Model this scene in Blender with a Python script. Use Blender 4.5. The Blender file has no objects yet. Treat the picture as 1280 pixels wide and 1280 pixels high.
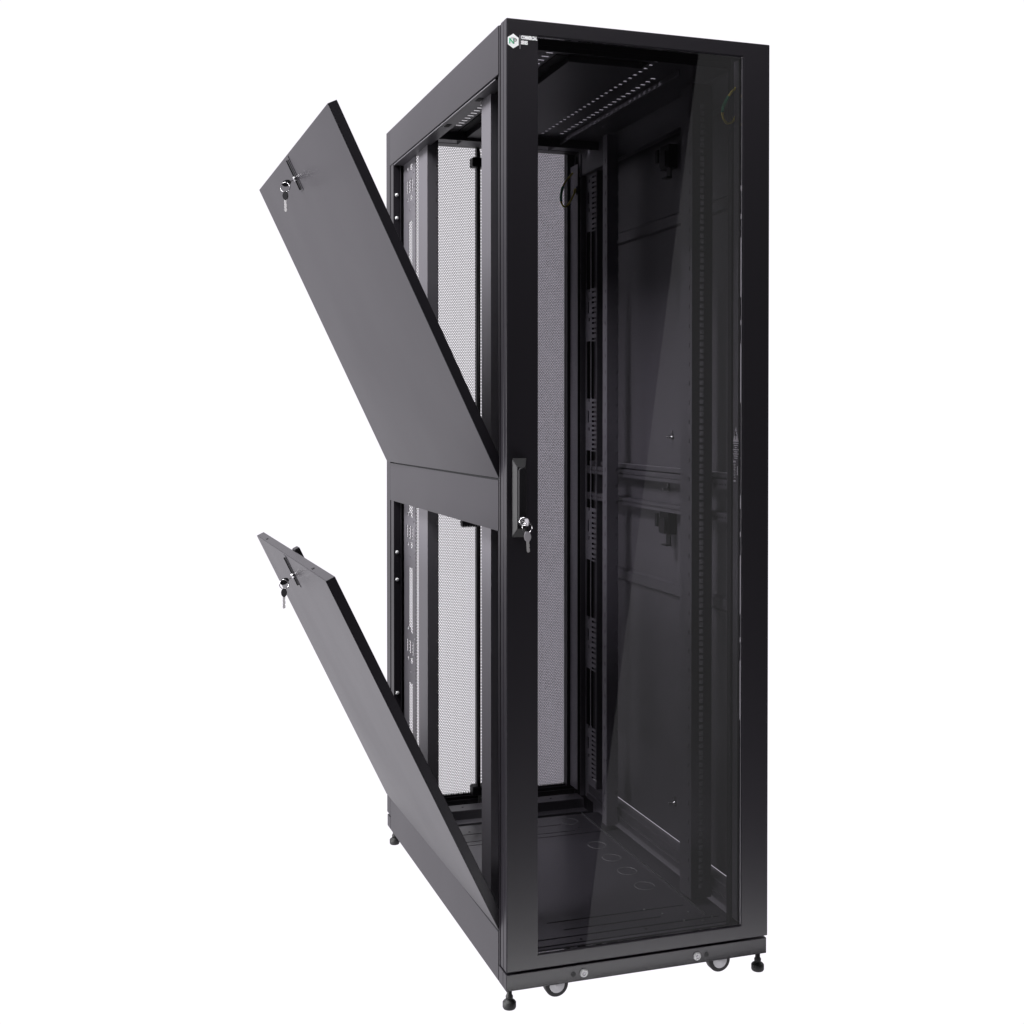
import bpy, bmesh, math
from mathutils import Vector, Matrix
sc = bpy.context.scene
COL = sc.collection
W, YB, YR, D, H = 0.6075, 0.054, 1.0727, 1.1185, 2.0
FLOOR = -0.0485

# ---------------------------------------------------------------- materials
def new_mat(name):
    m = bpy.data.materials.new(name); m.use_nodes = True
    nt = m.node_tree; nt.nodes.clear()
    out = nt.nodes.new('ShaderNodeOutputMaterial')
    return m, nt, out

def paint(name, col, rough=0.4, spec=0.5, bump=0.05, scale=900, metallic=0.0, var=0.25):
    m, nt, out = new_mat(name)
    b = nt.nodes.new('ShaderNodeBsdfPrincipled')
    tc = nt.nodes.new('ShaderNodeTexCoord')
    n1 = nt.nodes.new('ShaderNodeTexNoise'); n1.inputs['Scale'].default_value = scale; n1.inputs['Detail'].default_value = 3
    n2 = nt.nodes.new('ShaderNodeTexNoise'); n2.inputs['Scale'].default_value = 2.3; n2.inputs['Detail'].default_value = 5
    nt.links.new(tc.outputs['Object'], n1.inputs['Vector']); nt.links.new(tc.outputs['Object'], n2.inputs['Vector'])
    mr = nt.nodes.new('ShaderNodeMapRange'); mr.inputs['To Min'].default_value = rough*(1-var*0.5); mr.inputs['To Max'].default_value = rough*(1+var*0.5)
    nt.links.new(n2.outputs['Fac'], mr.inputs['Value']); nt.links.new(mr.outputs['Result'], b.inputs['Roughness'])
    b.inputs['Base Color'].default_value = (*col, 1); b.inputs['Metallic'].default_value = metallic
    b.inputs['Specular IOR Level'].default_value = spec
    if bump:
        bp = nt.nodes.new('ShaderNodeBump'); bp.inputs['Strength'].default_value = bump; bp.inputs['Distance'].default_value = 0.0004
        nt.links.new(n1.outputs['Fac'], bp.inputs['Height']); nt.links.new(bp.outputs['Normal'], b.inputs['Normal'])
    nt.links.new(b.outputs['BSDF'], out.inputs['Surface'])
    return m

def glass_mat(name, tint, ior):
    m, nt, out = new_mat(name)
    t = nt.nodes.new('ShaderNodeBsdfTransparent'); t.inputs['Color'].default_value = (*tint, 1)
    g = nt.nodes.new('ShaderNodeBsdfGlossy'); g.inputs['Roughness'].default_value = 0.0; g.inputs['Color'].default_value = (1, 1, 1, 1)
    f = nt.nodes.new('ShaderNodeFresnel'); f.inputs['IOR'].default_value = ior
    mx = nt.nodes.new('ShaderNodeMixShader')
    nt.links.new(f.outputs[0], mx.inputs[0]); nt.links.new(t.outputs[0], mx.inputs[1]); nt.links.new(g.outputs[0], mx.inputs[2])
    nt.links.new(mx.outputs[0], out.inputs['Surface'])
    return m

def perforated_mat(name, col, pitch, radius):
    """sheet steel with hexagonally staggered round holes, laid out in object X/Z metres"""
    m, nt, out = new_mat(name)
    L = nt.links.new
    tc = nt.nodes.new('ShaderNodeTexCoord'); sx = nt.nodes.new('ShaderNodeSeparateXYZ'); L(tc.outputs['Object'], sx.inputs[0])
    def M(op, a, b=None):
        n = nt.nodes.new('ShaderNodeMath'); n.operation = op
        for i, v in enumerate((a, b)):
            if v is None: continue
            if isinstance(v, (int, float)): n.inputs[i].default_value = v
            else: L(v, n.inputs[i])
        return n.outputs[0]
    py = pitch*math.sqrt(3)
    def cell(off):
        u = M('SUBTRACT', M('FRACT', M('ADD', M('DIVIDE', sx.outputs['X'], pitch), off + 100)), 0.5)
        v = M('SUBTRACT', M('FRACT', M('ADD', M('DIVIDE', sx.outputs['Z'], py), off + 100)), 0.5)
        u = M('MULTIPLY', u, pitch); v = M('MULTIPLY', v, py)
        return M('SQRT', M('ADD', M('MULTIPLY', u, u), M('MULTIPLY', v, v)))
    d = M('MINIMUM', cell(0.0), cell(0.5))
    hole = M('LESS_THAN', d, radius)
    b = nt.nodes.new('ShaderNodeBsdfPrincipled'); b.inputs['Base Color'].default_value = (*col, 1); b.inputs['Roughness'].default_value = 0.45
    t = nt.nodes.new('ShaderNodeBsdfTransparent')
    mx = nt.nodes.new('ShaderNodeMixShader'); L(hole, mx.inputs[0]); L(b.outputs[0], mx.inputs[1]); L(t.outputs[0], mx.inputs[2])
    L(mx.outputs[0], out.inputs['Surface'])
    return m

def lit_mat(name, col, strength):
    m, nt, out = new_mat(name)
    e = nt.nodes.new('ShaderNodeEmission'); e.inputs['Color'].default_value = (*col, 1); e.inputs['Strength'].default_value = strength
    nt.links.new(e.outputs[0], out.inputs['Surface'])
    return m

BLACK = paint('black_powder_coat', (0.0125, 0.0112, 0.0142), 0.36, 0.15, 0.12)
INNER = paint('lightened_inner_black', (0.088, 0.083, 0.095), 0.42, 0.35)  # the black paint again, lightened to stand for light inside the cabinet
DEEP = paint('dark_recess', (0.006, 0.006, 0.007), 0.7, 0.2, 0)  # near-black colour stands for shade in holes and gaps; also label ink
PLASTIC = paint('black_plastic', (0.009, 0.0085, 0.010), 0.42, 0.12, 0.02, 400)
RUBBER = paint('black_rubber', (0.012, 0.012, 0.012), 0.6, 0.4, 0.1, 300)
CHROME = paint('chromed_steel', (0.42, 0.41, 0.43), 0.16, 0.5, 0, metallic=1.0)
STEEL = paint('zinc_steel', (0.42, 0.42, 0.42), 0.3, 0.5, 0.05, 500, metallic=1.0)
ALU = paint('brushed_hub', (0.52, 0.52, 0.53), 0.5, 0.4, 0.1, 300)
KEYM = paint('nickel_key', (0.26, 0.25, 0.26), 0.42, 0.5, 0, metallic=0.5)
KEYHEAD = paint('grey_key_head', (0.22, 0.21, 0.23), 0.35, 0.5, 0, metallic=0.3)
BOLT = paint('zinc_bolt', (0.20, 0.20, 0.205), 0.45, 0.4, 0)
WHITE = paint('white_print', (0.80, 0.80, 0.82), 0.5, 0.3, 0)
GREY = paint('grey_print', (0.22, 0.21, 0.23), 0.6, 0.3, 0)
GREEN = paint('green_print', (0.01, 0.36, 0.16), 0.5, 0.3, 0)
LABELGREY = paint('faded_label_print', (0.62, 0.60, 0.64), 0.6, 0.3, 0)
YELLOW = paint('yellow_sleeve', (0.80, 0.68, 0.10), 0.5, 0.4, 0)
WIREGREEN = paint('green_sleeve', (0.08, 0.34, 0.18), 0.5, 0.4, 0)
BASEM = paint('base_steel', (0.052, 0.049, 0.057), 0.30, 0.5)
STRIP = paint('grey_steel_strip', (0.21, 0.20, 0.225), 0.38, 0.5)
GLASS = glass_mat('smoked_glass', (0.62, 0.61, 0.635), 1.45)
MESH = perforated_mat('perforated_steel', (0.05, 0.048, 0.054), 0.0054, 0.00219)

# ---------------------------------------------------------------- mesh helpers
class MB:
    def __init__(s): s.bm = bmesh.new()
    def box(s, x0, x1, y0, y1, z0, z1, mi=0, M=None):
        r = bmesh.ops.create_cube(s.bm, size=1.0)
        for v in r['verts']:
            v.co = Vector(((x0+x1)/2 + v.co.x*(x1-x0), (y0+y1)/2 + v.co.y*(y1-y0), (z0+z1)/2 + v.co.z*(z1-z0)))
            if M: v.co = M @ v.co
        for f in {f for v in r['verts'] for f in v.link_faces}: f.material_index = mi
        return s
    def cyl(s, c, axis, r, h, seg=24, mi=0, r2=None):
        """centre, axis vector, radius, length"""
        a = Vector(axis).normalized(); q = Vector((0, 0, 1)).rotation_difference(a).to_matrix().to_4x4()
        r_ = bmesh.ops.create_cone(s.bm, cap_ends=True, segments=seg, radius1=r, radius2=r if r2 is None else r2, depth=h,
                                   matrix=Matrix.Translation(Vector(c)) @ q)
        for f in {f for v in r_['verts'] for f in v.link_faces}:
            f.material_index = mi; f.smooth = len(f.verts) == 4
        return s
    def lathe(s, c, axis, prof, seg=32, mi=0):
        a = Vector(axis).normalized(); q = Vector((0, 0, 1)).rotation_difference(a).to_matrix()
        rings = []
        for (r, t) in prof:
            rings.append([s.bm.verts.new(Vector(c) + q @ Vector((r*math.cos(2*math.pi*k/seg), r*math.sin(2*math.pi*k/seg), t))) for k in range(seg)])
        for A, B in zip(rings, rings[1:]):
            for k in range(seg):
                f = s.bm.faces.new((A[k], A[(k+1) % seg], B[(k+1) % seg], B[k])); f.smooth = True; f.material_index = mi
        for R_ in (rings[0][::-1], rings[-1]):
            f = s.bm.faces.new(R_); f.material_index = mi
        return s
    def tube(s, pts, r, seg=10, mi=0, closed=False):
        pts = [Vector(p) for p in pts]; n = len(pts); rings = []; up = Vector((0.13, 0.31, 0.94))
        rr = r if isinstance(r, (list, tuple)) else [r]*n
        for i, p in enumerate(pts):
            a = pts[(i-1) % n] if (closed or i > 0) else p; b = pts[(i+1) % n] if (closed or i < n-1) else p
            t = (b-a).normalized(); u = t.cross(up).normalized(); v = t.cross(u)
            rings.append([s.bm.verts.new(p + (u*math.cos(2*math.pi*k/seg) + v*math.sin(2*math.pi*k/seg))*rr[i]) for k in range(seg)])
        m = n if closed else n-1
        for i in range(m):
            A, B = rings[i], rings[(i+1) % n]
            for k in range(seg):
                f = s.bm.faces.new((A[k], A[(k+1) % seg], B[(k+1) % seg], B[k])); f.smooth = True; f.material_index = mi
        if not closed:
            for R_ in (rings[0][::-1], rings[-1]):
                f = s.bm.faces.new(R_); f.material_index = mi
        return s
    def prism(s, poly, fn, d, mi=0):
        """2-D polygon, fn(u,v,w) -> 3-D, extruded over depth d"""
        A = [s.bm.verts.new(fn(u, v, 0)) for u, v in poly]; B = [s.bm.verts.new(fn(u, v, d)) for u, v in poly]
        n = len(poly); fs = [s.bm.faces.new(A), s.bm.faces.new(B[::-1])]
        for k in range(n): fs.append(s.bm.faces.new((A[k], B[k], B[(k+1) % n], A[(k+1) % n])))
        for f in fs: f.material_index = mi
        return s
    def plate(s, u0, u1, v0, v1, holes, th, fn, mi=0):
        """solid plate with rectangular openings; fn(u,v,w)->3-D, w from 0 to th"""
        us = sorted({u0, u1} | {min(max(h[i], u0), u1) for h in holes for i in (0, 1)})
        vs = sorted({v0, v1} | {min(max(h[i], v0), v1) for h in holes for i in (2, 3)})
        us = [round(x, 6) for x in us]; vs = [round(x, 6) for x in vs]
        us = sorted(set(us)); vs = sorted(set(vs))
        def solid(i, j):
            if i < 0 or j < 0 or i >= len(us)-1 or j >= len(vs)-1: return False
            a = (us[i]+us[i+1])/2; b = (vs[j]+vs[j+1])/2
            return not any(h[0] < a < h[1] and h[2] < b < h[3] for h in holes)
        cache = {}
        def V(i, j, w):
            k = (i, j, w)
            if k not in cache: cache[k] = s.bm.verts.new(fn(us[i], vs[j], th if w else 0))
            return cache[k]
        def F(*vv):
            f = s.bm.faces.new(vv); f.material_index = mi
        for i in range(len(us)-1):
            for j in range(len(vs)-1):
                if not solid(i, j): continue
                F(V(i, j, 0), V(i+1, j, 0), V(i+1, j+1, 0), V(i, j+1, 0))
                F(V(i, j, 1), V(i, j+1, 1), V(i+1, j+1, 1), V(i+1, j, 1))
                if not solid(i-1, j): F(V(i, j, 0), V(i, j+1, 0), V(i, j+1, 1), V(i, j, 1))
                if not solid(i+1, j): F(V(i+1, j, 0), V(i+1, j, 1), V(i+1, j+1, 1), V(i+1, j+1, 0))
                if not solid(i, j-1): F(V(i, j, 0), V(i, j, 1), V(i+1, j, 1), V(i+1, j, 0))
                if not solid(i, j+1): F(V(i, j+1, 0), V(i+1, j+1, 0), V(i+1, j+1, 1), V(i, j+1, 1))
        return s
    def build(s, name, mats, parent=None, bevel=0.0, label=None, seg=2):
        bmesh.ops.recalc_face_normals(s.bm, faces=s.bm.faces)
        me = bpy.data.meshes.new(name); s.bm.to_mesh(me); s.bm.free()
        for m in (mats if isinstance(mats, (list, tuple)) else [mats]): me.materials.append(m)
        o = bpy.data.objects.new(name, me); COL.objects.link(o)
        if parent: o.parent = parent
        if bevel:
            b = o.modifiers.new('bevel', 'BEVEL'); b.width = bevel; b.segments = seg; b.limit_method = 'ANGLE'; b.angle_limit = math.radians(40)
            b.harden_normals = False
        if label: o['label'] = label
        return o

XZ = lambda y: (lambda u, v, w: Vector((u, y+w, v)))        # plate facing the front
YZ = lambda x: (lambda u, v, w: Vector((x+w, u, v)))        # plate facing the side
XY = lambda z: (lambda u, v, w: Vector((u, v, z+w)))        # horizontal plate

def empty(name, loc, parent=None):
    o = bpy.data.objects.new(name, None); COL.objects.link(o); o.location = loc; o.empty_display_size = 0.05
    if parent: o.parent = parent
    return o
def tag(o, label=None, cat=None, group=None, kind=None):
    if label: o['label'] = label
    if cat: o['category'] = cat
    if group: o['group'] = group
    if kind: o['kind'] = kind

# ---------------------------------------------------------------- setting
g = MB().box(-6, 6, -0.08, 7, FLOOR-0.012, FLOOR).build('ground', lit_mat('glowing_white_floor', (1, 0.972, 1.03), 1.06))  # floor made to glow by itself, so it stays white without shadows
tag(g, 'plain white glowing surface under the cabinet', kind='structure')

# ---------------------------------------------------------------- cabinet
cab = empty('server_cabinet', (0, 0, 0))
tag(cab, 'tall black server rack cabinet with smoked glass front door and two side panels hanging open', 'server cabinet')

# --- plinth
m = MB()
m.box(0.0, W-0.003, 0.0, 0.022, 0.0, 0.0345)
m.box(0.0, 0.025, 0.0225, YB-0.0025, 0.0, 0.0345)
pl = m.build('plinth', BLACK, cab, 0.0012)
for x in (0.1713, 0.4346):
    MB().lathe((x, -0.0005, 0.0165), (0, -1, 0), [(0.0092, 0), (0.0092, 0.001), (0.0075, 0.0032), (0.0042, 0.0038), (0.0040, 0.0022)], 6 if 0 else 18).build('fixing_bolt', BOLT, pl)
    MB().cyl((x, -0.0036, 0.0165), (0, -1, 0), 0.0034, 0.0016, 6).build('bolt_socket', GREY, pl)
for x in (0.1479, 0.4577):
    MB().cyl((x, -0.0002, 0.0165), (0, -1, 0), 0.0054, 0.001, 20).build('plug_hole', DEEP, pl)

# --- corner posts, top and base frame
m = MB()
m.box(0.0005, 0.032, YB-0.0085, YB-0.002, 0.0345, H-0.001)          # the fold showing between door and side panels
m.box(0.004, 0.05, YB-0.002, YB+0.014, 0.04, H-0.002)
m.build('corner_post', BLACK, cab, 0.002)
m = MB()
m.box(0.5390, W-0.001, YB-0.0085, YB+0.010, 0.04, H-0.001)
m.box(W-0.024, W-0.001, YB+0.010, YB+0.05, 0.04, H-0.001)
post_fr = m.build('corner_post', BLACK, cab, 0.0012)
m = MB()
m.box(0.002, 0.021, 1.035, YR-0.001, 0.0, H-0.002)
m.box(0.021, 0.040, 1.058, YR-0.001, 0.0, H-0.002)
m.box(0.0215, 0.0235, 1.03, 1.058, 0.02, H-0.03)
post_rl = m.build('corner_post', BLACK, cab, 0.001)
for z in (1.81, 1.745, 1.45, 1.2, 0.80, 0.722, 0.40):
    MB().lathe((0.0115, 1.035, z), (0, -1, 0), [(0.0052, 0), (0.0052, 0.002), (0.003, 0.0042), (0.0012, 0.0044)], 14).build('screw', ALU, post_rl)
m = MB()
m.box(W-0.021, W-0.002, 1.02, YR-0.001, 0.0, H-0.002)
m.box(W-0.045, W-0.021, 1.058, YR-0.001, 0.0, H-0.002)
m.build('corner_post', BLACK, cab, 0.001)
MB().box(0.5560, 0.5580, 1.028, 1.085, 0.075, 1.930).build('rear_flange', STRIP, cab)
m = MB()
m.box(0.05, W-0.045, YB-0.006, YB+0.03, 1.966, H-0.002)
m.box(0.05, W-0.045, YB-0.006, YB+0.0, 1.955, 1.966)
m.build('front_top_beam', BLACK, cab, 0.001)
m = MB()
m.box(0.04, W-0.045, 1.03, YR-0.001, 1.965, H-0.002)
m.build('rear_top_beam', BLACK, cab, 0.001)
m = MB()
m.box(0.04, W-0.045, 0.9905, 1.045, 0.0, 0.06); m.box(0.04, W-0.045, 0.955, 0.990, 0.0, 0.034)
bb = m.build('base_beam', INNER, cab, 0.001)
MB().box(0.04, W-0.045, YB, YB+0.03, 0.0, 0.044).build('base_beam', INNER, cab, 0.001)
for x in (0.20, 0.30, 0.47, 0.14): MB().cyl((x, 1.02, 0.0602), (0, 0, 1), 0.003, 0.0012, 12).build('beam_hole', DEEP, bb)

# --- inner side beams of the top
def top_beam(x0, x1, sgn):
    m = MB()
    m.box(x0, x1, YB+0.03, 1.035, 1.8935, 1.8965)
    if sgn < 0: m.box(x0, x0+0.003, YB+0.03, 1.035, 1.8965, 1.966)
    b = m.build('top_side_beam', INNER, cab, 0.0008)
    return b
tb = top_beam(0.0025, 0.036, 1)
for y in (0.235, 0.50):
    MB().box(0.012, 0.024, y, y+0.03, 1.8925, 1.8937).build('beam_slot', DEEP, tb, 0.0003)
top_beam(W-0.045, W-0.020, -1)

# --- roof with cable openings and rows of brush holes
holes = []
for r, (x, y0, y1) in enumerate(((0.130, 0.10, 0.86), (0.376, 0.09, 0.86), (0.428, 0.22, 0.86))):
    n = int((y1-y0)/0.0285)
    wx = (0.0085, 0.0045, 0.0062)[r]
    for k in range(n):
        y = y0 + k*0.0285
        holes.append((x-wx, x+wx, y-0.0052, y+0.0052))
holes.append((0.520, 0.556, 0.945, 0.956))
MB().plate(0.003, W-0.001, YB+0.03, 1.03, holes, 0.0018, XY(1.966)).build('roof_panel', INNER, cab)
m = MB()
m.box(0.172, 0.345, 0.095, 0.98, 1.950, 1.9645)
m.build('roof_cover', INNER, cab, 0.001)
MB().box(0.445, 0.449, 0.12, 0.98, 1.950, 1.9655).build('roof_rib', INNER, cab, 0.001)
for (x0, x1) in ((0.146, 0.170), (0.347, 0.362)):
    MB().box(x0, x1, 0.10, 0.97, 1.9640, 1.9656).build('roof_opening', DEEP, cab)

# --- fascias on the open side
def fascia(z0, z1, name):
    m = MB().box(0.0, 0.0018, YB, YR-0.0015, z0, z1)
    m.box(0.0018, 0.028, YB, YR-0.0015, z0, z0+0.0018); m.box(0.0018, 0.028, YB, YR-0.0015, z1-0.0018, z1)
    return m.build(name, BLACK, cab, 0.0008)
fascia(1.8985, 1.9995, 'top_side_fascia')
fascia(0.946, 1.0525, 'middle_side_fascia')
m = MB().box(0.0, 0.012, YB, YR-0.0015, 0.0005, 0.1035)
m.build('base_side_fascia', BLACK, cab, 0.0008)
MB().box(0.0006, 0.0100, YB+0.001, YR-0.003, 0.1037, 0.1072).build('gap_shade', DEEP, cab)  # dark strip drawn as the shade in the gap under the panel
MB().box(0.0020, 0.0100, YB+0.001, YR-0.003, 1.0527, 1.0556).build('gap_shade', DEEP, cab)  # same painted gap shade under the upper panel
# --- horizontal support behind the middle fascia, with its toothed cable bracket
m = MB()
m.box(0.030, 0.050, YB+0.016, 1.03, 0.965, 1.03)
m.build('middle_side_rail', INNER, cab, 0.001)
teeth = [(0.165, 0.905), (0.165, 0.884)]
x = 0.165
for k in range(7):
    teeth += [(x+0.002, 0.878), (x+0.005, 0.878), (x+0.007, 0.884)]; x += 0.0075
teeth += [(0.222, 0.884), (0.222, 0.905)]
MB().prism(teeth, lambda u, v, w: Vector((u, 0.90+w, v)), 0.02).build('cable_bracket', PLASTIC, cab)

# --- removable side panels, hinged at their lower edge
def side_panel(o, ang, rz, y0, y1, L, lab):
    e = empty('side_panel', o, cab); e.rotation_euler = (0, -ang, rz)
    e['label'] = lab
    T = 0.021
    m = MB()
    m.box(0, 0.0016, y0, y1, 0, L)
    m.box(0.0016, T, y0, y0+0.0016, 0.0, L); m.box(0.0016, T, y1-0.0016, y1, 0.0, L)
    m.box(0.0016, T, y0+0.0016, y1-0.0016, L-0.0016, L); m.box(0.0016, 0.004, y0+0.0016, y1-0.0016, 0, 0.0016)
    m.box(T-0.0016, T, y0+0.0016, y0+0.022, 0.0016, L-0.0016); m.box(T-0.0016, T, y1-0.022, y1-0.0016, 0.0016, L-0.0016)
    m.box(T-0.0016, T, y0+0.022, y1-0.022, L-0.022, L-0.0016); m.box(T-0.0016, T, y0+0.022, y1-0.022, 0.0016, 0.02)
    m.build('panel_sheet', BLACK, e, 0.0009)
    # slide latch: recess, flush grip, lock
    yc = 0.533
    m = MB().box(-0.0012, 0.0, yc-0.0165, yc+0.0165, L-0.090, L-0.004)
    m.build('latch_plate', BLACK, e, 0.0008)
    m = MB().box(-0.0024, -0.0011, yc-0.007, yc+0.005, L-0.084, L-0.011)
    m.build('latch_slot', DEEP, e, 0.0004)
    m = MB().box(-0.005, -0.0012, yc+0.006, yc+0.0105, L-0.086, L-0.010)
    m.build('latch_grip', BLACK, e, 0.001)
    m = MB().cyl((-0.004, yc, L-0.058), (1, 0, 0), 0.0060, 0.008, 20)
    m.build('lock_barrel', CHROME, e, 0.0006)
    m = MB().box(T+0.001, T+0.014, yc-0.045, yc-0.012, L-0.045, L+0.004, M=None)
    m.box(T+0.001, T+0.006, yc-0.012, yc+0.02, L-0.045, L-0.003)
    m.build('latch_box', PLASTIC, e, 0.0015)
    for y in (0.18, 0.86): MB().box(0.006, 0.012, y, y+0.012, L, L+0.0008).build('edge_notch', DEEP, e)
    return e
PU = side_panel((0, 0.0493, 1.0566), 0.4454, 0.0099, 0.0, 1.0175, 0.8330, 'upper side panel leaning open')
PL = side_panel((0, 0.0493, 0.1082), 0.4530, 0.0142, 0.0, 1.0105, 0.8330, 'lower side panel leaning open')

# --- closed side panels on the far side
def far_panel(z0, z1, grooves, lz):
    m = MB().box(W-0.0035, W-0.001, YB+0.052, 1.018, z0+0.002, z1-0.002)
    p = m.build('side_panel', INNER, cab, label='closed side panel on the far side')
    m = MB()
    for gz in grooves:
        m.prism([(0, 0), (0.016, 0.005), (0.016, 0.031), (0, 0.036)], lambda u, v, w, gz=gz: Vector((W-0.0036-u*0.55, 0.12+w, gz+v)), 0.80)
    m.build('stiffening_rib', INNER, p, 0.0006)
    m = MB()
    yl = 0.475
    x1 = W-0.004
    m.box(x1-0.024, x1, yl-0.022, yl+0.030, lz-0.030, lz+0.030)
    m.box(x1-0.036, x1-0.030, yl+0.020, yl+0.034, lz-0.012, lz+0.022); m.box(x1-0.034, x1-0.030, yl-0.02, yl+0.015, lz-0.026, lz+0.012)
    m.box(x1-0.022, x1-0.018, yl-0.028, yl-0.004, lz-0.055, lz-0.030); m.box(x1-0.034, x1-0.018, yl-0.030, yl-0.002, lz-0.058, lz-0.054)
    m.build('panel_latch', PLASTIC, p, 0.001)
    return p
fu = far_panel(1.052, 1.9015, (1.665, ), 1.845)
fl = far_panel(0.105, 0.946, (0.757-0.03, ), 0.915)
def pin(x, y, z, parent):
    m = MB().lathe((x, y, z), (-1, 0, 0), [(0.006, 0), (0.006, 0.003), (0.0025, 0.004), (0.0025, 0.016), (0.0035, 0.017), (0.001, 0.018)], 12)
    m.box(x-0.003, x, y-0.0015, y+0.0015, z+0.006, z+0.016)
    m.build('locating_pin', STEEL, parent)
pin(W-0.004, 0.479, 1.132, fu); pin(W-0.004, 0.461, 0.198, fl); pin(W-0.004, 0.506, 1.925, fu)
m = MB()
m.box(W-0.003, W-0.001, YB+0.052, 1.018, 1.8995, 1.965)
m.build('top_side_fascia', INNER, cab)
m = MB().box(W-0.004, W-0.001, YB+0.052, 1.018, 0.945, 1.0535)
ms = m.build('middle_side_fascia', INNER, cab)
pin(W-0.005, 0.498, 0.998, ms)
# folded channels with rows of small holes
def channel(z0, z1, name='side_channel'):
    n = int(0.9/0.0135)
    hl = [(0.10+k*0.0135, 0.106+k*0.0135, z0+0.008, z0+0.012) for k in range(n)]
    m = MB().plate(0.09, 1.01, z0, z1, hl, 0.0015, YZ(W-0.030))
    m.box(W-0.0285, W-0.0045, 0.09, 1.01, z1-0.0015, z1); m.box(W-0.0285, W-0.0045, 0.09, 1.01, z0, z0+0.0015)
    return m.build(name, INNER, cab)
channel(1.018, 1.040); channel(0.942, 0.962)
MB().box(W-0.020, W-0.0045, 0.09, 1.01, 1.0425, 1.054).build('side_channel', INNER, cab, 0.001)
m = MB().box(W-0.0035, W-0.001, YB+0.052, 1.018, 0.0, 0.1035)
m.box(W-0.030, W-0.0036, 0.08, 0.98, 0.098, 0.1035); m.box(W-0.034, W-0.0305, 0.08, 0.98, 0.080, 0.1035)
m.box(W-0.040, W-0.0345, 0.08, 0.98, 0.064, 0.080)
m.build('base_side_fascia', INNER, cab, 0.0008)

# --- mounting rails
U = 0.0445
def sq_holes(x, z0=0.085, n=41, s=0.0052):
    out = []
    for k in range(n):
        for dz in (0.0065, 0.0222, 0.038):
            z = z0 + k*U + dz; out.append((x-s, x+s, z-s, z+s))
    return out
def rail(x0, x1, y, dep, hx, side, notched=False, mat=None):
    """front face with square holes, two flanges running back"""
    m = MB().plate(x0, x1, 0.062, 1.955, [(x1-0.0048, x1, 0.10+k*U, 0.109+k*U) for k in range(41)] if notched else sq_holes(hx), 0.0018, XZ(y))
    ticks = [(y+0.010, y+0.0145, 0.10+k*U, 0.10+k*U+0.010) for k in range(41)]
    m.plate(y+0.0018, y+dep, 0.062, 1.955, ticks if side == 'R' else [], 0.0018, YZ(x0))
    m.plate(y+0.0018, y+dep, 0.062, 1.955, ticks if side == 'L' and not notched else [], 0.0018, YZ(x1-0.0018))
    return m.build('mounting_rail', mat or INNER, cab)
rail(0.0270, 0.0900, 0.192, 0.070, 0.0715, 'L')
rail(0.5120, 0.5640, 0.185, 0.060, 0.5370, 'R')
rail(0.0260, 0.0555, 0.745, 0.095, 0.0470, 'L', notched=True)
rail(0.5285, 0.5620, 0.735, 0.030, 0.5450, 'R', notched=True, mat=STRIP)
# backing strips that close the rails off
MB().box(0.030, 0.088, 0.250, 0.252, 0.062, 1.955).build('rail_backing', INNER, cab)
MB().box(0.0280, 0.0500, 0.7600, 0.7620, 0.062, 1.955).build('rail_backing', DEEP, cab)
MB().box(0.5310, 0.5600, 0.7605, 0.7620, 0.062, 1.955).build('rail_backing', DEEP, cab)

# --- perforated cable managers at the back
def cable_manager(x, ya, yb, z_top, rungs):
    """left-facing plate between y=ya (far edge) and y=yb (near edge)"""
    w = ya-yb
    Q = lambda q0, q1, z0, z1: (ya-q1*w, ya-q0*w, z0, z1)
    hl = []
    for zc in (0.215, 0.535, 0.855, 1.175, 1.495, 1.815):
        for d in (0.053, -0.032):
            hl += [Q(0.28, 0.38, zc+d, zc+d+0.010)]
            if not rungs: hl += [Q(0.52, 0.72, zc+d-0.003, zc+d+0.013)]
        hl += [Q(0.22, 0.32, zc-0.008, zc+0.026)]
        if not rungs:
            hl += [Q(0.42, 0.56, zc-0.010, zc+0.026), Q(0.66, 0.76, zc-0.010, zc+0.026)]
            hl += [Q(0.84, 0.90, zc-0.005, zc+0.003), Q(0.80, 0.86, zc+0.036, zc+0.042), Q(0.84, 0.90, zc-0.054, zc-0.048), Q(0.50, 0.56, zc-0.062, zc-0.056)]
        if zc > 0.3: hl.append(Q(0.40 if not rungs else 0.08, 0.72 if not rungs else 0.46, zc-0.258, zc-0.090))
        if rungs:
            z = zc-0.088
            while z < zc+0.085:
                hl.append(Q(0.58, 0.98, z, z+0.006)); z += 0.0135 if (int(z*1000) % 3) else 0.0165
            z = zc-0.256
            if zc > 0.3: hl.append(Q(0.52, 0.96, zc-0.256, zc-0.092))
    if not rungs:
        z = 0.08
        while z < 1.9:
            hl.append(Q(0.95, 0.985, z, z+0.006)); z += 0.0135
    return MB().plate(yb, ya, 0.062, z_top, hl, 0.0015, YZ(x)).build('cable_manager', STRIP if rungs else INNER, cab)
cable_manager(0.0300, 1.027, 0.8866, 1.93, False)
cable_manager(0.5750, 1.010, 0.9270, 1.945, True)
MB().box(0.5768, 0.604, 0.9240, 0.9260, 0.062, 1.955).build('rear_shade_plate', INNER, cab)  # plates added so the areas beside the rear rail read black
MB().box(0.5600, 0.5748, 1.0120, 1.0140, 0.062, 1.955).build('rear_shade_plate', INNER, cab)
MB().box(0.036, W-0.004, 0.880, 0.884, 1.942, 1.9655).build('roof_shade_plate', INNER, cab)  # plate added so the recess at the roof's rear reads black
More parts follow.
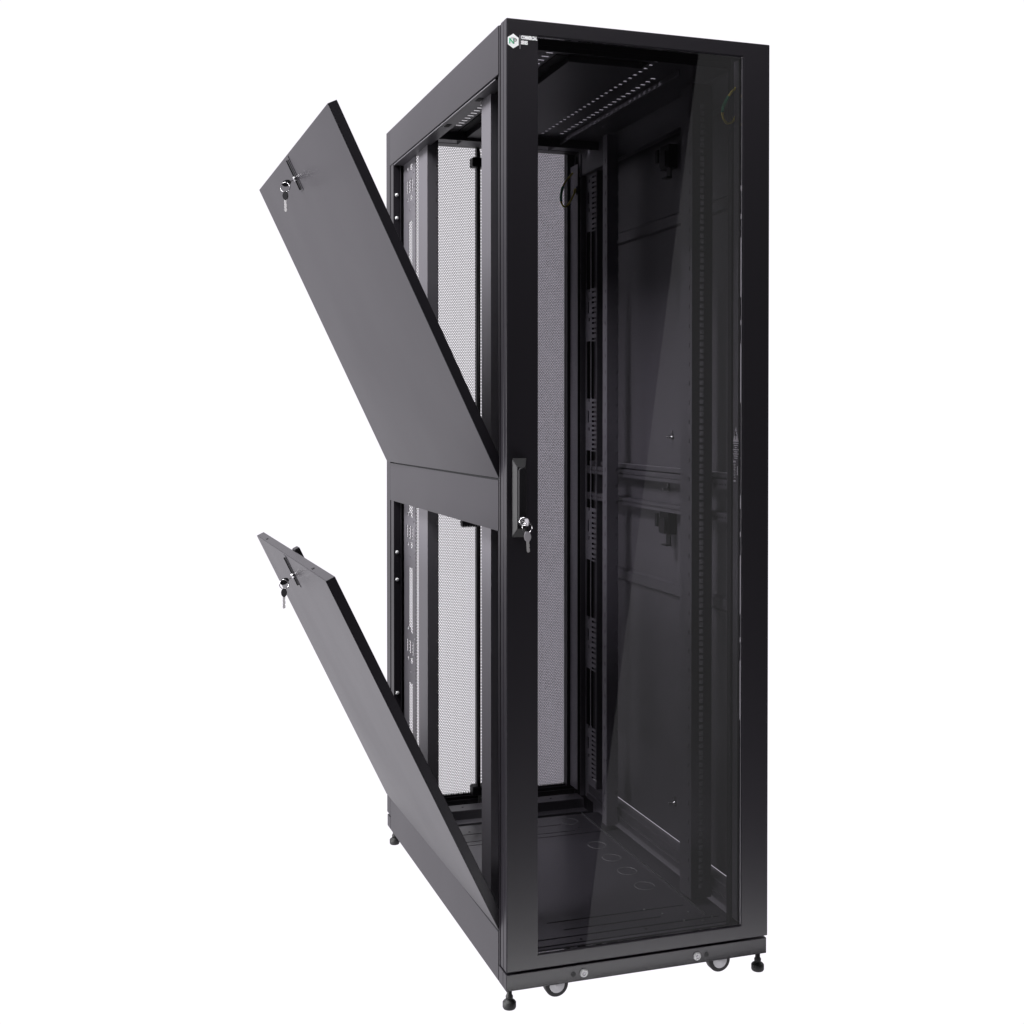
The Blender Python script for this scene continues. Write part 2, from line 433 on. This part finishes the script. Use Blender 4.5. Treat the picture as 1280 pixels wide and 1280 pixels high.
# --- base plate
hs = [(0.160, 0.50, 0.196, 0.2005), (0.185, 0.42, 0.150, 0.1545), (0.10, 0.55, 0.1125, 0.1175),
      (0.12, 0.43, 0.826, 0.830), (0.12, 0.45, 0.768, 0.772), (0.09, 0.56, 0.740, 0.744)]
for (x, y) in ((0.196, 0.080), (0.203, 0.095), (0.30, 0.082), (0.36, 0.10), (0.45, 0.82), (0.47, 0.79), (0.17, 0.848)):
    hs.append((x-0.003, x+0.003, y-0.003, y+0.003))
MB().plate(0.012, W-0.036, 0.084, 0.90, hs, 0.002, XY(0.044)).build('base_plate', BASEM, cab)
MB().box(0.012, W-0.036, 0.084, 0.955, 0.020, 0.030).build('base_light_block', DEEP, cab)  # added under the base plate to keep floor glow out of its slots
for y in (0.335, 0.440, 0.540, 0.640, 0.845):
    m = MB()
    pts = [(0.462+0.024*math.cos(t*math.pi/12), y+0.026*math.sin(t*math.pi/12), 0.0464) for t in range(24)]
    m.tube(pts, 0.0008, 6, closed=True)
    m.build('knockout_ring', BOLT, cab)
m = MB()
m.box(0.52, 0.5215, 0.13, 0.90, 0.046, 0.050)
m.build('base_edge', STEEL, cab)
for (x, y) in ((0.40, 0.20), (0.43, 0.165), (0.49, 0.155), (0.46, 0.115), (0.50, 0.10), (0.53, 0.115)):
    MB().cyl((x, y, 0.047), (0, 0, 1), 0.0028, 0.002, 10).build('base_rivet', STEEL, cab)

# --- front door
fd = empty('front_door', (0, 0, 0), cab)
GX0, GX1, GZ0, GZ1 = 0.0695, 0.5425, 0.069, 1.9685
m = MB()
m.plate(0.0003, W, 0.0385, H, [(GX0, GX1, GZ0, GZ1)], 0.020, XZ(0.0))
m.plate(0.0003, W, 0.0385, H, [(0.03, W-0.03, 0.055, 1.9835)], 0.0195, XZ(0.020))
m.build('door_frame', BLACK, fd, 0.0022)
MB().box(GX0+0.0008, GX1-0.0008, 0.0045, 0.0085, GZ0+0.0008, GZ1-0.0008).build('glass_pane', GLASS, fd)
MB().box(0.5400, 0.5408, 0.0012, 0.0036, GZ0+0.003, GZ1-0.003).build('edge_highlight', INNER, fd)  # added strip imitating the bright highlight along the glass edge
MB().box(0.5428, 0.5448, 0.0205, 0.0440, GZ0+0.001, GZ1-0.001).build('frame_return', INNER, fd)
# swing handle
hx0, hx1, hz0, hz1 = 0.0120, 0.0445, 0.9370, 1.1010
m = MB()
def frustum(m, x0, x1, z0, z1, dx, dz, y0, y1):
    A = [(x0, y0, z0), (x1, y0, z0), (x1, y0, z1), (x0, y0, z1)]; B = [(x0+dx, y1, z0+dz), (x1-dx, y1, z0+dz), (x1-dx, y1, z1-dz), (x0+dx, y1, z1-dz)]
    a = [m.bm.verts.new(p) for p in A]; b = [m.bm.verts.new(p) for p in B]
    m.bm.faces.new(a); m.bm.faces.new(b[::-1])
    for k in range(4): m.bm.faces.new((a[k], b[k], b[(k+1) % 4], a[(k+1) % 4]))
frustum(m, hx0, hx1, hz0, hz1, 0.0075, 0.019, -0.0002, -0.014)
m.build('handle_base', PLASTIC, fd, 0.001)
pts = [(0.0285, 0.0)]
prof = []
for k in range(13):
    t = math.pi*k/12; prof.append((0.0285+0.0088*math.cos(t), 1.0735+0.0088*math.sin(t)))
for k in range(13):
    t = math.pi+math.pi*k/12; prof.append((0.0285+0.0088*math.cos(t), 0.9700+0.0088*math.sin(t)))
MB().prism(prof, lambda u, v, w: Vector((u, -0.0135-w, v)), 0.009).build('swing_handle', PLASTIC, fd, 0.003, seg=4)
MB().lathe((0.0285, -0.0225, 0.9720), (0, -1, 0), [(0.0098, 0), (0.0098, 0.004), (0.0082, 0.0065), (0.004, 0.0072), (0.004, 0.0060)], 28).build('lock_barrel', CHROME, fd)

# badge
def text_mesh(txt, size, loc, mat, parent, name, depth=0.0002, bold=0.0, align='LEFT', rot=(math.pi/2, 0, 0), sx=1.0):
    cu = bpy.data.curves.new(name, 'FONT'); cu.body = txt; cu.size = size; cu.extrude = depth; cu.align_x = align; cu.offset = bold
    cu.fill_mode = 'BOTH'
    t = bpy.data.objects.new('t', cu); COL.objects.link(t); bpy.context.view_layer.update()
    me = bpy.data.meshes.new_from_object(t.evaluated_get(bpy.context.evaluated_depsgraph_get()))
    bpy.data.objects.remove(t); me.materials.clear(); me.materials.append(mat)
    o = bpy.data.objects.new(name, me); COL.objects.link(o); o.parent = parent; o.location = loc; o.rotation_euler = rot; o.scale = (sx, 1, 1)
    return o
m = MB(); cx, cz, R = 0.0148, 1.9530, 0.0148
m.prism([(cx+R*0.90*math.sin(k*math.pi/3), cz+R*math.cos(k*math.pi/3)) for k in range(6)], lambda u, v, w: Vector((u, -0.0006-w, v)), 0.0004)
m.build('badge', WHITE, fd)
text_mesh('N', 0.0155, (0.0052, -0.0014, 1.9475), GREEN, fd, 'badge_letter', bold=0.0003)
text_mesh('P', 0.0145, (0.0146, -0.0014, 1.9480), GREY, fd, 'badge_letter', bold=0.0003)
m = MB(); m.tube([(cx+0.0085*math.cos(t), -0.0013, cz+0.0055*math.sin(t)+0.001) for t in [0.2+0.28*k for k in range(9)]], 0.0004, 6)
m.box(0.0288, 0.0300, -0.0011, -0.0005, 1.9385, 1.9665)
m.build('badge_line', GREY, fd)
text_mesh('COMMERCIAL', 0.0098, (0.0318, -0.0010, 1.9590), WHITE, fd, 'badge_text', bold=0.0005, sx=0.56)
text_mesh('SERIES', 0.0098, (0.0318, -0.0010, 1.9485), WHITE, fd, 'badge_text', bold=0.0005, sx=0.52)

# earthing wires
def spline(P, n=8):
    P = [Vector(p) for p in P]; out = []
    for i in range(len(P)-1):
        a, b, c, d = P[max(i-1, 0)], P[i], P[i+1], P[min(i+2, len(P)-1)]
        for k in range(n):
            t = k/n
            out.append(0.5*((2*b) + (c-a)*t + (2*a-5*b+4*c-d)*t*t + (3*b-a-3*c+d)*t**3))
    out.append(P[-1]); return out
def wire(P, r=0.0028):
    pts = spline(P); m = MB(); n = len(pts)
    m.tube(pts, r, 8, 0)
    a, b = int(n*0.22), int(n*0.45)
    m.tube(pts[a:b], r*1.45, 8, 1)
    m.tube([pts[-1], pts[-1] + (pts[-1]-pts[-3]).normalized()*0.010], r*1.7, 8, 0)
    m.build('earth_wire', [YELLOW, WIREGREEN], cab)
wire([(0.552, 0.038, 1.917), (0.530, 0.036, 1.895), (0.514, 0.035, 1.868), (0.512, 0.036, 1.845), (0.524, 0.038, 1.831), (0.540, 0.040, 1.838), (0.5485, 0.043, 1.858)])
wire([(0.545, 1.04, 1.905), (0.515, 1.03, 1.870), (0.505, 1.03, 1.835), (0.508, 1.03, 1.810), (0.520, 1.03, 1.803), (0.537, 1.035, 1.822), (0.552, 1.04, 1.850)])
MB().box(0.553, 0.566, 1.028, 1.032, 1.84, 1.865).build('earth_terminal', PLASTIC, cab, 0.001)

# warning label on the inner return of the door frame, facing the open side
lab = empty('warning_label', (0, 0, 0), fd)
XL = 0.5426; YC = 0.0300
LB = lambda u, v, w: Vector((XL-w, YC-u, v))          # u runs to the right as seen from the camera
m = MB(); m.prism([(-0.0125, 1.1300), (0.0125, 1.1300), (0, 1.1620)], lambda u, v, w: LB(u, v, w), 0.0003)
m.prism([(-0.0015, 1.154), (-0.0060, 1.1430), (-0.0010, 1.1430), (-0.0025, 1.1335), (0.0050, 1.1460), (0.0005, 1.1460), (0.0025, 1.154)], lambda u, v, w: LB(u, v, w+0.0004), 0.0002, 1)
z = 1.1255
for k, w_ in enumerate((0.025, 0.017, 0.008, 0.025, 0.014, 0.023, 0.016, 0.014)):
    m.box(XL-0.0003, XL, YC-w_/2, YC+w_/2, z, z+0.0020); z -= 0.0047
m.box(XL-0.0003, XL, YC+0.001, YC+0.0115, 1.0840, 1.0880)
for k in range(9): m.box(XL-0.0003, XL, YC+0.002+0.001*(k % 2), YC+0.007+0.001*(k % 3), 1.050+k*0.0036, 1.0520+k*0.0036)
m.box(XL-0.0003, XL, YC-0.0090, YC-0.0055, 1.056, 1.076)
m.box(XL-0.0003, XL, YC+0.001, YC+0.011, 1.0415, 1.0450)
m.build('label_print', [LABELGREY, DEEP], lab)

# --- rear door: two perforated leaves
rd = empty('rear_door', (0, 0, 0), cab)
m = MB()
m.plate(0.0005, W-0.0005, 0.0385, H, [(0.026, 0.2640, 0.0700, 1.9780), (0.2740, 0.5480, 0.0700, 1.9780)], 0.018, XZ(1.090))
m.box(0.0005, 0.004, YR+0.0015, 1.090, 0.0385, H); m.box(W-0.004, W-0.0005, YR+0.0015, 1.090, 0.0385, H)
m.box(0.004, W-0.004, YR+0.006, 1.090, 1.9805, 1.988); m.box(0.03, W-0.03, YR+0.006, 1.090, 0.052, 0.062)
m.plate(0.0005, W-0.0005, 0.0385, H, [(0.026, 0.5480, 0.0700, 1.9780)], 0.010, XZ(1.1085))
m.build('door_frame', BLACK, rd, 0.001)
for (a, b) in ((0.0265, 0.2635), (0.2745, 0.5475)):
    o = MB().box(a, b, 1.1020, 1.1032, 0.0705, 1.9775).build('mesh_panel', MESH, rd)
for (a, b) in ((0.027, 0.263), (0.275, 0.547)):
    n = int((b-a)/0.0075); p_ = [(a, 0.069)]
    for k in range(n): p_ += [(a+(k+0.15)*0.0075, 0.0745), (a+(k+0.5)*0.0075, 0.0800), (a+(k+0.85)*0.0075, 0.0745)]
    p_ += [(a+n*0.0075, 0.069)]
    MB().prism(p_, lambda u, v, w: Vector((u, 1.0985+w, v)), 0.003).build('mesh_edge', BLACK, rd)
m = MB().cyl((0.2605, 1.055, 1.0), (0, 0, 1), 0.0042, 1.90, 12)
m.build('locking_rod', PLASTIC, rd)
for z in (1.922, 0.092, 1.0):
    MB().box(0.240, 0.282, 1.050, 1.085, z-0.014, z+0.014).build('rod_guide', PLASTIC, rd, 0.004)
# rear plinth
MB().box(0.0, W-0.003, YR+0.001, D-0.006, 0.0, 0.0335).build('plinth', BLACK, cab, 0.0015)

# --- feet and casters
def foot(x, y):
    e = empty('levelling_foot', (x, y, FLOOR), cab)
    MB().lathe((0, 0, 0), (0, 0, 1), [(0.0125, 0), (0.0142, 0.003), (0.0142, 0.013), (0.0118, 0.016), (0.0075, 0.0185), (0.0070, 0.0195)], 24).build('foot_pad', RUBBER, e)
    MB().lathe((0, 0, 0.0195), (0, 0, 1), [(0.0075, 0), (0.0078, 0.006), (0.0055, 0.010), (0.0055, 0.034)], 6 if 0 else 18).build('threaded_stem', RUBBER, e)
for (x, y) in ((0.0165, 0.030), (0.5985, 0.028), (0.016, 1.090), (0.590, 1.090)): foot(x, y)
def caster(x, y):
    e = empty('caster', (x, y, FLOOR), cab)
    r = 0.0262
    MB().lathe((0, 0.011, r), (0, -1, 0), [(r*0.62, 0), (r*0.93, 0.0005), (r, 0.003), (r, 0.019), (r*0.93, 0.0218), (r*0.64, 0.022)], 40).build('tyre', RUBBER, e)
    MB().lathe((0, 0.009, r), (0, -1, 0), [(r*0.63, 0), (r*0.64, 0.0205), (r*0.60, 0.0212), (r*0.15, 0.0212), (r*0.13, 0.0222), (r*0.03, 0.0222)], 32).build('hub', ALU, e)
    m = MB()
    for s in (-1, 1): m.prism([(-0.012, 0.046), (0.012, 0.046), (0.018, 0.054), (-0.018, 0.054)], lambda u, v, w, s=s: Vector((u, s*0.0155+w-0.001, v)), 0.002)
    m.box(-0.019, 0.019, -0.018, 0.018, 0.054, 0.062)
    m.build('fork', STEEL, e)
for (x, y) in ((0.128, 0.055), (0.5135, 0.055), (0.128, 0.99), (0.5135, 0.99)): caster(x, y)

# ---------------------------------------------------------------- keys (hang in the locks)
def key_head(m, c, ax, up, L, w, mi):
    """rounded plastic bow lying along ax"""
    ax = Vector(ax).normalized(); up = Vector(up); up = (up - ax*up.dot(ax)).normalized(); n = ax.cross(up)
    pts = []
    for k in range(16):
        t = 2*math.pi*k/16
        pts.append((math.cos(t)*L/2*(1.0), math.sin(t)*w/2))
    m.prism(pts, lambda u, v, q: Vector(c) + ax*u + up*v + n*(q-0.0014), 0.0028, mi)
def keys(name_label, lock, out, ring_c, ring_n, ring_r, hang_len, up=(0, 0, 1), lean=(0, 0), head=None):
    head = head or PLASTIC
    e = empty('key_ring', lock)
    tag(e, name_label, 'keys', 'keys on rings hanging in the locks')
    lk = Vector(lock); o = Vector(out).normalized()
    m = MB(); m.box(0, 0.009, -0.0035, 0.0035, -0.0007, 0.0007, M=Vector((1, 0, 0)).rotation_difference(o).to_matrix().to_4x4())
    m.build('inserted_blade', STEEL, e)
    m = MB(); key_head(m, o*0.0185, o, up, 0.023, 0.0155, 0)
    m.build('inserted_key_head', head, e, 0.0006)
    rn = Vector(ring_n).normalized(); a = rn.cross(Vector((0, 0, 1))).normalized(); b = rn.cross(a)
    rc = Vector(ring_c) - lk
    m = MB(); m.tube([rc + a*ring_r*math.cos(t*math.pi/14) + b*ring_r*math.sin(t*math.pi/14) for t in range(28)], 0.0010, 8, closed=True)
    m.build('split_ring', CHROME, e)
    base = rc - Vector((0, 0, 1))*(ring_r)
    dn = Vector((lean[0], lean[1], -1)).normalized()
    m = MB(); key_head(m, base + dn*0.0085, dn, rn.cross(dn), 0.021, 0.0145, 0)
    m.build('hanging_key_head', head, e, 0.0006)
    q = Vector((0, 0, -1)).rotation_difference(dn).to_matrix().to_4x4()
    aa = rn.cross(dn).normalized()
    m = MB()
    w = 0.0032
    prof = [(-w, 0.018), (w, 0.018), (w, hang_len-0.003), (0.0012, hang_len), (-w, hang_len-0.002), (-w, hang_len-0.008), (-w+0.0014, hang_len-0.010), (-w, hang_len-0.012), (-w, hang_len-0.017), (-w+0.001, hang_len-0.019)]
    m.prism(prof, lambda u, v, d: base + aa*u + dn*v + rn*(d-0.0008), 0.0016)
    m.build('hanging_key_blade', KEYM, e, 0.0002)
    return e
def pt(o, ang, rz, x, y, z):
    M = Matrix.Translation(Vector(o)) @ Matrix.Rotation(rz, 4, 'Z') @ Matrix.Rotation(-ang, 4, 'Y')
    return M @ Vector((x, y, z)), (M.to_3x3() @ Vector((-1, 0, 0)))
view = Vector((0.313, 0.95, 0))
lu, nu = pt((0, 0.0493, 1.0548), 0.4454, 0.0099, -0.0085, 0.533, 0.8330-0.058)
ll, nl = pt((0, 0.0493, 0.1055), 0.4530, 0.0142, -0.0085, 0.533, 0.8330-0.058)
keys('small keys on a ring in the lock of the upper hanging side panel', lu, nu, lu + nu*0.0235 + Vector((0.001, -0.004, -0.0085)), (0.55, 1, 0.1), 0.0115, 0.047, lean=(0.03, 0.02))
keys('small keys on a ring in the lock of the lower hanging side panel', ll, nl, ll + nl*0.0215 + Vector((0.001, -0.006, -0.0050)), (0.4, 1, 0.1), 0.0115, 0.047)
lf = Vector((0.0285, -0.0290, 0.9720))
keys('small keys on a ring in the glass door handle lock', lf, (0, -1, 0), lf + Vector((0.000, -0.021, -0.0105)), (0.30, 1, 0.0), 0.0100, 0.041, lean=(0.06, 0),  head=KEYHEAD)

# ---------------------------------------------------------------- light: white studio round the back and sides, dark room in front
w = bpy.data.worlds.new('World'); sc.world = w; w.use_nodes = True
nt = w.node_tree; nt.nodes.clear()
out = nt.nodes.new('ShaderNodeOutputWorld'); bg = nt.nodes.new('ShaderNodeBackground')
tc = nt.nodes.new('ShaderNodeTexCoord'); sx = nt.nodes.new('ShaderNodeSeparateXYZ'); nt.links.new(tc.outputs['Generated'], sx.inputs[0])
mr = nt.nodes.new('ShaderNodeMapRange'); mr.interpolation_type = 'SMOOTHSTEP'
mr.inputs['From Min'].default_value = -0.45; mr.inputs['From Max'].default_value = 0.35
mr.inputs['To Min'].default_value = 0.02; mr.inputs['To Max'].default_value = 1.04
nt.links.new(sx.outputs['Y'], mr.inputs['Value']); nt.links.new(mr.outputs['Result'], bg.inputs['Strength'])
bg.inputs['Color'].default_value = (1, 0.972, 1.03, 1)
nt.links.new(bg.outputs[0], out.inputs['Surface'])

def area(name, loc, target, sx_, sy_, power, roll=0.0):
    l = bpy.data.lights.new(name, 'AREA'); l.shape = 'RECTANGLE'; l.size = sx_; l.size_y = sy_; l.energy = power
    o = bpy.data.objects.new(name, l); COL.objects.link(o); o.location = loc
    d = Vector(target) - Vector(loc); q = d.to_track_quat('-Z', 'Y'); o.rotation_euler = q.to_euler()
    if roll: o.rotation_euler.rotate_axis('Z', roll)
    return o
# large softbox at the open side
area('side_softbox', (-3.0, 0.4, 0.75), (0.3, 0.5, 0.9), 1.4, 1.7, 200)
area('high_softbox', (-1.8, 0.40, 3.5), (0.4, 0.4, 1.2), 1.5, 1.0, 215)
area('top_fill', (0.2, -0.9, 3.0), (0.3, 0, 1.8), 1.8, 0.5, 34)  # added fill lamp, brightens the top of the front door
area('low_fill', (0.50, -0.75, -0.50), (0.35, 0, 0.3), 1.5, 0.2, 24)  # added fill lamp below floor level, brightens the door's lower part
# unseen lamp added for the leaning reflected edge in the glass
P1, P2 = Vector((2.201, -3.5, 3.087)), Vector((1.579, -3.5, -1.471))
dv = (P1-P2).normalized(); side = Vector((dv.z, 0, -dv.x)); wd = 1.05
c = (P1+P2)/2 + side*wd/2
area('wedge_reflection_lamp', c, c + Vector((0, 1, 0)), wd, 5.6, 6.2, roll=0)
r = bpy.data.objects['wedge_reflection_lamp']
# local X -> side, local Y -> dv, -Z -> +Y
r.rotation_euler = Matrix((side, dv, side.cross(dv))).transposed().to_euler()

# ---------------------------------------------------------------- camera
cam = bpy.data.cameras.new('camera'); co = bpy.data.objects.new('camera', cam); COL.objects.link(co)
co.location = (-0.7984, -2.4524, 1.1890)
co.rotation_euler = (math.pi/2 - 0.0126, 0, -0.3184)
cam.sensor_width = 36; cam.lens = 1574.15/1280*36
cam.shift_x = (640-638.58)/1280; cam.shift_y = -(640-538.54)/1280
cam.clip_start = 0.05; cam.clip_end = 100
sc.camera = co
sc.view_settings.view_transform = 'Standard'; sc.view_settings.look = 'None'
sc.view_settings.exposure = 0; sc.view_settings.gamma = 1; sc.view_settings.use_curve_mapping = False
sc.render.engine = 'CYCLES'
sc.cycles.transparent_max_bounces = 24; sc.cycles.max_bounces = 8
